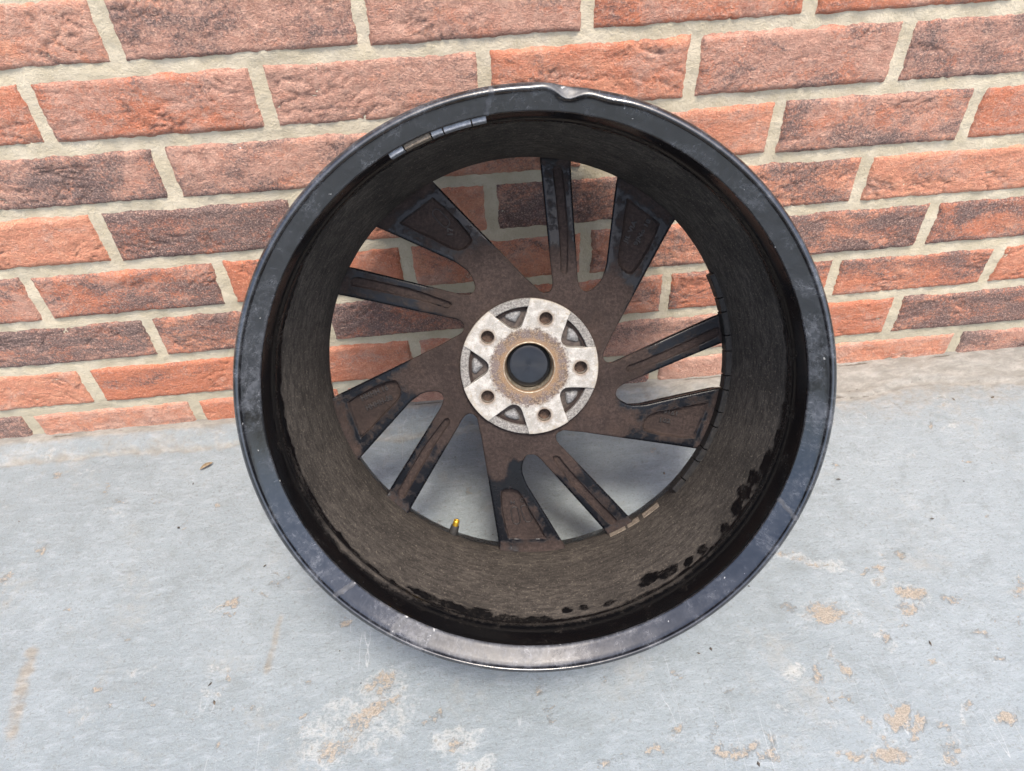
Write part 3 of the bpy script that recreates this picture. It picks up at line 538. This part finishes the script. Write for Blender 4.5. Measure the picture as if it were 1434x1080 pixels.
def web(name, rs, fa, fb, kind, rot, nmid, ends):
    """a spoke (or the web round the hub) between two gap edges fa(r)..fb(r), seen from the back, with drafted side walls"""
    rows = []; na = len(ROUND)
    ra = np.asarray(rs); ta, tb = fa(ra), fb(ra); wd = np.radians(tb-ta)*ra
    U = np.zeros((len(ra), 2*na+nmid))
    for k in range(len(ra)):
        rr = np.minimum(ROUND, wd[k]*.3*ROUND/ROUND[-1]); U[k] = np.concatenate([rr, np.linspace(rr[-1], wd[k]-rr[-1], nmid+2)[1:-1], wd[k]-rr[::-1]])
    T = np.radians(ta)[:, None] + U/ra[:, None]
    Rr = np.broadcast_to(ra[:, None], T.shape)
    px, py = Rr*np.cos(T), Rr*np.sin(T)
    D = d0(Rr)
    open_ = (ra > (RB if kind == 'hub' else 0))
    er = np.concatenate([RDEP, np.zeros(nmid), RDEP[::-1]]); D = D + er[None, :]*open_[:, None]
    de = np.minimum(U, wd[:, None]-U)
    nz = fbm(px*38+rot, py*38, 3, 3)
    if kind == 'wide':
        s = sdf(px, py, pocket_poly); D = D + .0068*sstep(.0003, -.0013, s)*(1-.35*sstep(.150, .200, Rr))
        cl = .78*sstep(.116, .142, Rr) + .30*sstep(.007, .001, de)*sstep(.085, .11, Rr) - .12 - .35*sstep(.199, .2035, Rr)
        cl = np.where(s < -.0016, -.15-.35*sstep(-.006, -.002, s)+.30*np.clip(fbm(px*90+rot, py*90, 21, 4)-.15, 0, 1)*2, np.where(s < .0004, .30, cl))
    elif kind == 'narrow':
        gc = np.radians(GC(Rr)); s = np.hypot((T-(gc+2*PI/5))*Rr, np.maximum(0, np.maximum(.1065-Rr, Rr-.199)))-.0050*(.75+.25*sstep(.105, .15, Rr))
        D = D + .0042*sstep(.0003, -.0010, s)
        cl = .80*sstep(.112, .138, Rr) + .25*sstep(.005, .001, de)*sstep(.085, .11, Rr) - .12 - .25*sstep(.202, .206, Rr)
        cl = np.where(s < -.0012, -.18, np.where(s < .0003, .30, cl))
    else:
        cl = -.22 + .45*sstep(.004, .0005, de)*open_[:, None]
    # hand-wiped patches
    for (pr, pt, pw, ps) in ((.112, 148, .013, .34), (.098, 146, .009, .26), (.120, 22, .014, .50), (.135, 26, .012, .45), (.118, 200, .014, .55), (.132, 197, .012, .50), (.118, 262, .015, .60), (.128, 264, .014, .65), (.108, 258, .008, .4), (.113, -26, .014, .55), (.125, -21, .010, .5), (.15, -110, .012, .25)):
        qx, qy = pr*math.cos(rad(pt-rot)), pr*math.sin(rad(pt-rot)); cl = cl + ps*1.25*np.exp(-((px-qx)**2+(py-qy)**2)/pw**2)
    V = np.stack([px, py, -D], -1).reshape(-1, 3); nr, nc = T.shape
    F = [tuple(q) for q in grid_faces(nr, nc)]; CL = list(cl.ravel())
    # side walls with draft and a closed front
    sel = np.where(open_)[0]; V = list(map(tuple, V)); front = []
    for side in (0, nc-1):
        o0 = len(V); sg = 1 if side == 0 else -1
        for k in sel:
            r_, t_, z_ = ra[k], T[k, side], -D[k, side]; V.append((r_*math.cos(t_), r_*math.sin(t_), z_))
            inset = min(.0070, wd[k]*.32)/r_*sg; V.append((r_*math.cos(t_+inset), r_*math.sin(t_+inset), -(d0(r_)+.034)))
            CL += [.75, .75]
        for k in range(len(sel)-1):
            a = o0+2*k; q = (a, a+2, a+3, a+1); F.append(q if side else q[::-1])
        front.append(o0)
    for k in range(len(sel)-1):
        a, b = front[0]+2*k+1, front[1]+2*k+1; F.append((a, a+2, b+2, b))
    V = np.array(V); c, s_ = math.cos(rad(rot)), math.sin(rad(rot))
    V = np.stack([V[:, 0]*c-V[:, 1]*s_, V[:, 0]*s_+V[:, 1]*c, V[:, 2]], 1)
    return V, F, CL
r_sp = RS + (RE-RS)*np.concatenate([np.linspace(0, .22, 16)**2, np.linspace(.06, 1, 130)])
r_hub = np.concatenate([np.linspace(.060, RB, 6), RB+(RS-RB)*np.linspace(.08, 1, 26)**2])
HV, HF, HC = [], [], []
wide, narrow = [], []
for k in range(5):
    V, F, c_ = web('hub', r_hub, A_B, lambda r: N_B(r)+72, 'hub', 72*k, 44, 0)
    o0 = len(HV); HV += list(map(tuple, V)); HF += [tuple(int(i)+o0 for i in f) for f in F]; HC += c_
    V, F, c_ = web('wide_spoke', r_sp, A_B, F_S, 'wide', 72*k, 84, 0); wide.append(part('wide_spoke', V, F, M['spoke'], attrs=dict(clean=c_)))
    V, F, c_ = web('narrow_spoke', r_sp, N_S, lambda r: N_B(r)+72, 'narrow', 72*k, 40, 0); narrow.append(part('narrow_spoke', V, F, M['spoke'], attrs=dict(clean=c_)))
hub = part('hub', HV, HF, M['spoke'], attrs=dict(clean=HC))

# flat cut-outs (curves filled, then turned into plain meshes)
def plate(name, loops, z_top, thick, mat, parent, bevel=.0006, loc=(0, 0, 0)):
    cu = bpy.data.curves.new(name, 'CURVE'); cu.dimensions = '2D'; cu.fill_mode = 'BOTH'; cu.extrude = thick/2-bevel; cu.bevel_depth = bevel; cu.bevel_resolution = 2
    for L in loops:
        sp = cu.splines.new('POLY'); sp.points.add(len(L)-1); sp.use_cyclic_u = True
        for q, (x, y) in zip(sp.points, L): q.co = (x, y, 0, 1)
    return from_curve(name, cu, Matrix.Translation((0, 0, z_top-thick/2)), mat, parent)
def from_curve(name, cu, mtx, mat, parent):
    tmp = bpy.data.objects.new('tmp', cu); COL.objects.link(tmp)
    dg = bpy.context.evaluated_depsgraph_get(); me = bpy.data.meshes.new_from_object(tmp.evaluated_get(dg)); me.name = name
    bpy.data.objects.remove(tmp); bpy.data.curves.remove(cu)
    me.transform(mtx); me.materials.clear(); me.materials.append(mat)
    o = bpy.data.objects.new(name, me); COL.objects.link(o); o.parent = parent
    return o
def circ(r, n=72, c=(0, 0)): return [(c[0]+r*math.cos(2*PI*k/n), c[1]+r*math.sin(2*PI*k/n)) for k in range(n)]
pol = lambda r, t: (r*math.cos(rad(t)), r*math.sin(rad(t)))
LB = -3.6
ZP = -.1600
outl = []
for k in range(5):
    c = LB+72*k
    outl += [pol(.0712, c+a) for a in np.linspace(-17.4, 17.4, 20)]
    # notch between two lobes
    outl += [pol(.0635, c+19.0), pol(.0555, c+21.6), pol(.0480, c+25.2), pol(.0440, c+28.2), pol(.0421, c+32), pol(.0416, c+36), pol(.0421, c+40), pol(.0440, c+43.8), pol(.0480, c+46.8), pol(.0555, c+50.4), pol(.0635, c+53.0)]
holes = [circ(.0074, 32, pol(.0536, LB+72*k)) for k in range(5)]
pad = plate('mounting_pad', [outl, circ(.0262, 96)]+holes, ZP, .012, M['pad'], hub, .0007)
plate('pad_ring', [circ(.0711, 120), circ(.0640, 120)], ZP-.0016, .010, M['ring'], hub, .0008)
plate('pocket_floor', [circ(.0655, 96), circ(.0300, 96)], ZP-.0105, .004, M['pocket'], hub, .0002)
for k in range(5):
    c = LB+36+72*k
    # a domed lump of casting in each pocket
    bm = bmesh.new(); n1, n2 = 14, 6; ring = []
    for j in range(n2):
        f = j/(n2-1)*PI/2; row = []
        for i in range(n1):
            a = 2*PI*i/n1; rr = .0545+.0064*math.cos(a)*math.cos(f); tt = c+(4.8+3.2*math.cos(a))*math.sin(a)*math.cos(f)*1.6; x, y = pol(rr, tt)
            row.append(bm.verts.new((x, y, ZP-.0104+.0046*math.sin(f))))
        ring.append(row)
    for j in range(n2-1):
        for i in range(n1): bm.faces.new((ring[j][i], ring[j][(i+1) % n1], ring[j+1][(i+1) % n1], ring[j+1][i]))
    me = bpy.data.meshes.new('casting_lump'); bmesh.ops.remove_doubles(bm, verts=bm.verts, dist=1e-6); bm.to_mesh(me); bm.free()
    me.polygons.foreach_set('use_smooth', [True]*len(me.polygons)); me.materials.append(M['lump'])
    o = bpy.data.objects.new('casting_lump', me); COL.objects.link(o); o.parent = hub
    # disc across the bolt hole: rust brown, darkened to stand for the shade inside
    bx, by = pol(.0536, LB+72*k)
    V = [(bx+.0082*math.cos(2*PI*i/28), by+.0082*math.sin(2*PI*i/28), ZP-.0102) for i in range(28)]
    mesh_obj('bolt_hole', V, [tuple(range(28))], M['rust_shade'], hub, smooth=False)
def revolve(name, prof, mat, parent, n=96, mtx=None, smooth=True):
    V = []; F = []
    for i in range(n):
        a = 2*PI*i/n
        for (r, z) in prof: V.append((r*math.cos(a), r*math.sin(a), z))
    m = len(prof)
    for i in range(n):
        for j in range(m-1): F.append((i*m+j, ((i+1) % n)*m+j, ((i+1) % n)*m+j+1, i*m+j+1))
    if mtx is not None: V = [tuple(mtx @ Vector(v)) for v in V]
    return mesh_obj(name, V, F, mat, parent, smooth)
revolve('centre_bore', [(.0275, ZP-.0004), (.0268, ZP+.0003), (.0262, ZP), (.0256, ZP-.0012), (.0254, ZP-.010), (.0246, ZP-.0105), (.0246, ZP-.030), (.020, ZP-.034)], M['bore'], hub)
capz = ZP-.0140
cap = revolve('centre_cap', [(0.0001, capz), (.006, capz+.0001), (.0175, capz), (.0217, capz-.0001), (.0228, capz-.0008), (.0235, capz-.0024), (.0236, capz-.012)][::-1], M['cap'], hub)

# faint moulded marks on the cap
def stroke(name, loops, z, h, wdt, mat, parent, closed=True):
    cu = bpy.data.curves.new(name, 'CURVE'); cu.dimensions = '3D'; cu.bevel_depth = wdt; cu.bevel_resolution = 1
    for L in loops:
        sp = cu.splines.new('POLY'); sp.points.add(len(L)-1); sp.use_cyclic_u = closed
        for q, (x, y) in zip(sp.points, L): q.co = (x, y, 0, 1)
    return from_curve(name, cu, Matrix.Translation((0, 0, z)), mat, parent)
sq = [tuple(np.array(pol(.0075, 20+90*k+o_))+np.array((-.002, .001))) for k, o_ in enumerate((10, -10, 10, -10))]
stroke('moulded_mark', [sq]+[[tuple(np.array(sq[0])*(1-f)+np.array(sq[1])*f), tuple(np.array(sq[3])*(1-f)+np.array(sq[2])*f)] for f in (.15, .3, .45, .6, .75, .9)], capz, 0, .00016, M['cap'], cap)

# cast lettering in the pockets of the wide spokes
ZT = -(.1665+.0075+.0068*.74)
def lettering(txt, p0, p1, size, spoke, width=None):
    cu = bpy.data.curves.new('cast_lettering', 'FONT'); cu.body = txt; cu.size = size; cu.extrude = .0009; cu.bevel_depth = .00028; cu.space_character = 1.05
    a = Vector(pol(*p0)); b = Vector(pol(*p1)); an = math.atan2((b-a).y, (b-a).x)
    tmp = from_curve('cast_lettering', cu, Matrix.Identity(4), M['letter'], spoke); me = tmp.data
    xs = [v.co.x for v in me.vertices]; L = max(xs)-min(xs); k = (b-a).length/L
    rmid = ((a+b)/2).length
    me.transform(Matrix.Translation((a.x, a.y, ZT+.0007+.0018*float(sstep(.15, .2, np.array(rmid)))*.0)) @ Matrix.Rotation(an, 4, 'Z') @ Matrix.Diagonal((k, 1, 1, 1)) @ Matrix.Translation((-min(xs), 0, 0)))
    return tmp
def zp(r):   # pocket floor height at radius r
    r = np.array(r); return -float(d0(r)+.0068*(1-.35*sstep(.150, .200, r)))
def lettering2(txt, p0, p1, size, spoke):
    o = lettering(txt, p0, p1, size, spoke); 
    for v in o.data.vertices: v.co.z += zp(math.hypot(v.co.x, v.co.y)) - ZT - .0003
    return o
def stadium(r0, t0, r1, t1, hw, spoke):
    a = np.array(pol(r0, t0)); b = np.array(pol(r1, t1)); u = (b-a)/np.linalg.norm(b-a); v = np.array((-u[1], u[0])); L = []
    for k in range(9): f = PI/2-PI*k/8; L.append(tuple(b-u*hw+u*hw*math.cos(f)+v*hw*math.sin(f)))
    for k in range(9): f = -PI/2-PI*k/8; L.append(tuple(a+u*hw+u*hw*math.cos(f)+v*hw*math.sin(f)))
    stroke('cast_outline', [L], zp((r0+r1)/2)+.0001, 0, .00075, M['letter'], spoke)
# wide[k] is centred near 50+72k degrees
lettering2('17', (.1560, 116.9), (.1632, 115.6), .0075, wide[1]); stadium(.187, 118.1, .1660, 116.6, .0044, wide[1])
lettering2('JIL VIA', (.1610, 48.2), (.1850, 50.2), .0062, wide[0]); lettering2('9JNo 18', (.1660, 44.9), (.1945, 47.0), .0058, wide[0])
lettering2('HHHH 16', (.1822, -170.9), (.1515, -173.2), .0080, wide[2]); lettering2('HHHH-08', (.1800, -167.2), (.1494, -168.9), .0080, wide[2])
lettering2('9161', (.1550, -23.6), (.1705, -22.7), .0062, wide[4]); lettering2('102', (.1555, -27.2), (.1670, -26.2), .0062, wide[4])
stadium(.1615, -98.9, .1815, -97.0, .0042, wide[3]); stadium(.1590, -95.2, .1785, -92.7, .0042, wide[3])
lettering2('H', (.1580, -100.4), (.1575, -98.6), .0050, wide[3]); lettering2('C', (.1545, -96.6), (.1540, -94.9), .0055, wide[3])

# valve
a = Vector((*pol(.2215, -116.3), -.186)); b = Vector((*pol(.1950, -117.3), -.184)); ax = (b-a).normalized()
mv = Matrix.Translation(a) @ ax.to_track_quat('Z', 'Y').to_matrix().to_4x4(); Lv = (b-a).length
valve = revolve('valve_stem', [(.0066, 0), (.0062, .004), (.0056, .006), (.0053, .010), (.0047, Lv-.0075), (.0042, Lv-.0066), (.0001, Lv-.0064)], M['rubber'], wheel, 24, mv); valve.location = OFF
revolve('valve_tip', [(.0034, Lv-.0068), (.0034, Lv-.0008), (.0031, Lv), (.0019, Lv), (.0018, Lv-.0012), (.0001, Lv-.0012)], M['brass'], valve, 20, mv)

# balance weights: curved blocks with chamfered edges
def block(name, t0, t1, r_out, r_in, da, db, mat, n=5, ch=.0009):
    prof = [(da, r_out), (da, r_in+ch), (da+ch, r_in), (db-ch, r_in), (db, r_in+ch), (db, r_out)]; V = []; F = []; m = len(prof)
    for i in range(n):
        t = rad(t0+(t1-t0)*i/(n-1))
        for (d, r) in prof: V.append((r*math.cos(t), r*math.sin(t), -d))
    for i in range(n-1):
        for j in range(m): F.append((i*m+j, i*m+(j+1) % m, (i+1)*m+(j+1) % m, (i+1)*m+j))
    F += [tuple(range(m))[::-1], tuple(range((n-1)*m, n*m))]
    return part(name, V, F, mat, smooth=False)
t = 24.0
for k in range(13):
    L = (7.2, 4.2, 6.8, 4.6)[k % 4]; 
    if t-L < -50.5: break
    dr = random.uniform(-.0003, .0004); dj = random.uniform(-.0006, .0006)
    block('balance_weight', t, t-L+.35, .2135, .2052+dr, .1595+dj, .1755+dj, M['weight']); t -= L
for (a_, b_) in ((-50.6, -56.4), (-57.9, -62.0), (-62.7, -67.9)):
    o = block('adhesive_pad', a_, b_, .2135, .2104, .1635, .1750, M['tape'], 6, .0003)
for (a_, b_, m_) in ((117.4, 114.3, 'zinc'), (114.0, 108.4, 'tape'), (108.1, 105.8, 'zinc'), (105.5, 100.0, 'zinc'), (99.7, 96.9, 'zinc')):
    block('rim_weight', a_, b_, .2345, .2288, .0195, .0330, M[m_], 5, .0006)

# ------------------------------------------------------------------ litter on the floor
def floor_z(x, y): return .0035
V = []; F = []
for i in range(9):
    f = i/8; wq = .0045*math.sin(PI*f)**.7+.0003; x = -.0125+.025*f; z = .002+.0045*math.sin(PI*f*.9)
    V += [(x, -wq, z+.0012), (x, 0, z), (x, wq, z+.0018)]
for i in range(8):
    for j in range(2): a_ = i*3+j; F.append((a_, a_+3, a_+4, a_+1))
lf = mesh_obj('dry_leaf', V, F, M['leaf'], loc=(-0.082, -0.078, .001)); lf.rotation_euler = (0, 0, rad(32)); lf.scale = (.75, .6, .6)
mod = lf.modifiers.new('thick', 'SOLIDIFY'); mod.thickness = .0005
tag(lf, 'small curled dry brown leaf on the floor left of the wheel', 'leaf')
V = []; F = []
rg = np.random.RandomState(5)
for k in range(60):
    x, y = rg.uniform(-.45, 1.15), rg.uniform(-.62, -.03); s = rg.uniform(.0007, .0022); e_ = rg.uniform(1, 2.6); an = rg.uniform(0, PI); o0 = len(V)
    for (u_, v_, w_) in ((1, 0, 0), (0, 1, 0), (-1, 0, 0), (0, -1, 0), (0, 0, 1), (0, 0, -1)):
        u_ *= s*e_*rg.uniform(.8, 1.2); v_ *= s*rg.uniform(.7, 1.1); V.append((x+u_*math.cos(an)-v_*math.sin(an), y+u_*math.sin(an)+v_*math.cos(an), .0012+w_*s*.7))
    F += [tuple(o0+q for q in f) for f in ((0, 1, 4), (1, 2, 4), (2, 3, 4), (3, 0, 4), (1, 0, 5), (2, 1, 5), (3, 2, 5), (0, 3, 5))]
gt = mesh_obj('grit', V, F, M['grit'], smooth=False); tag(gt, 'dark specks of grit scattered over the floor', 'grit', kind='stuff')
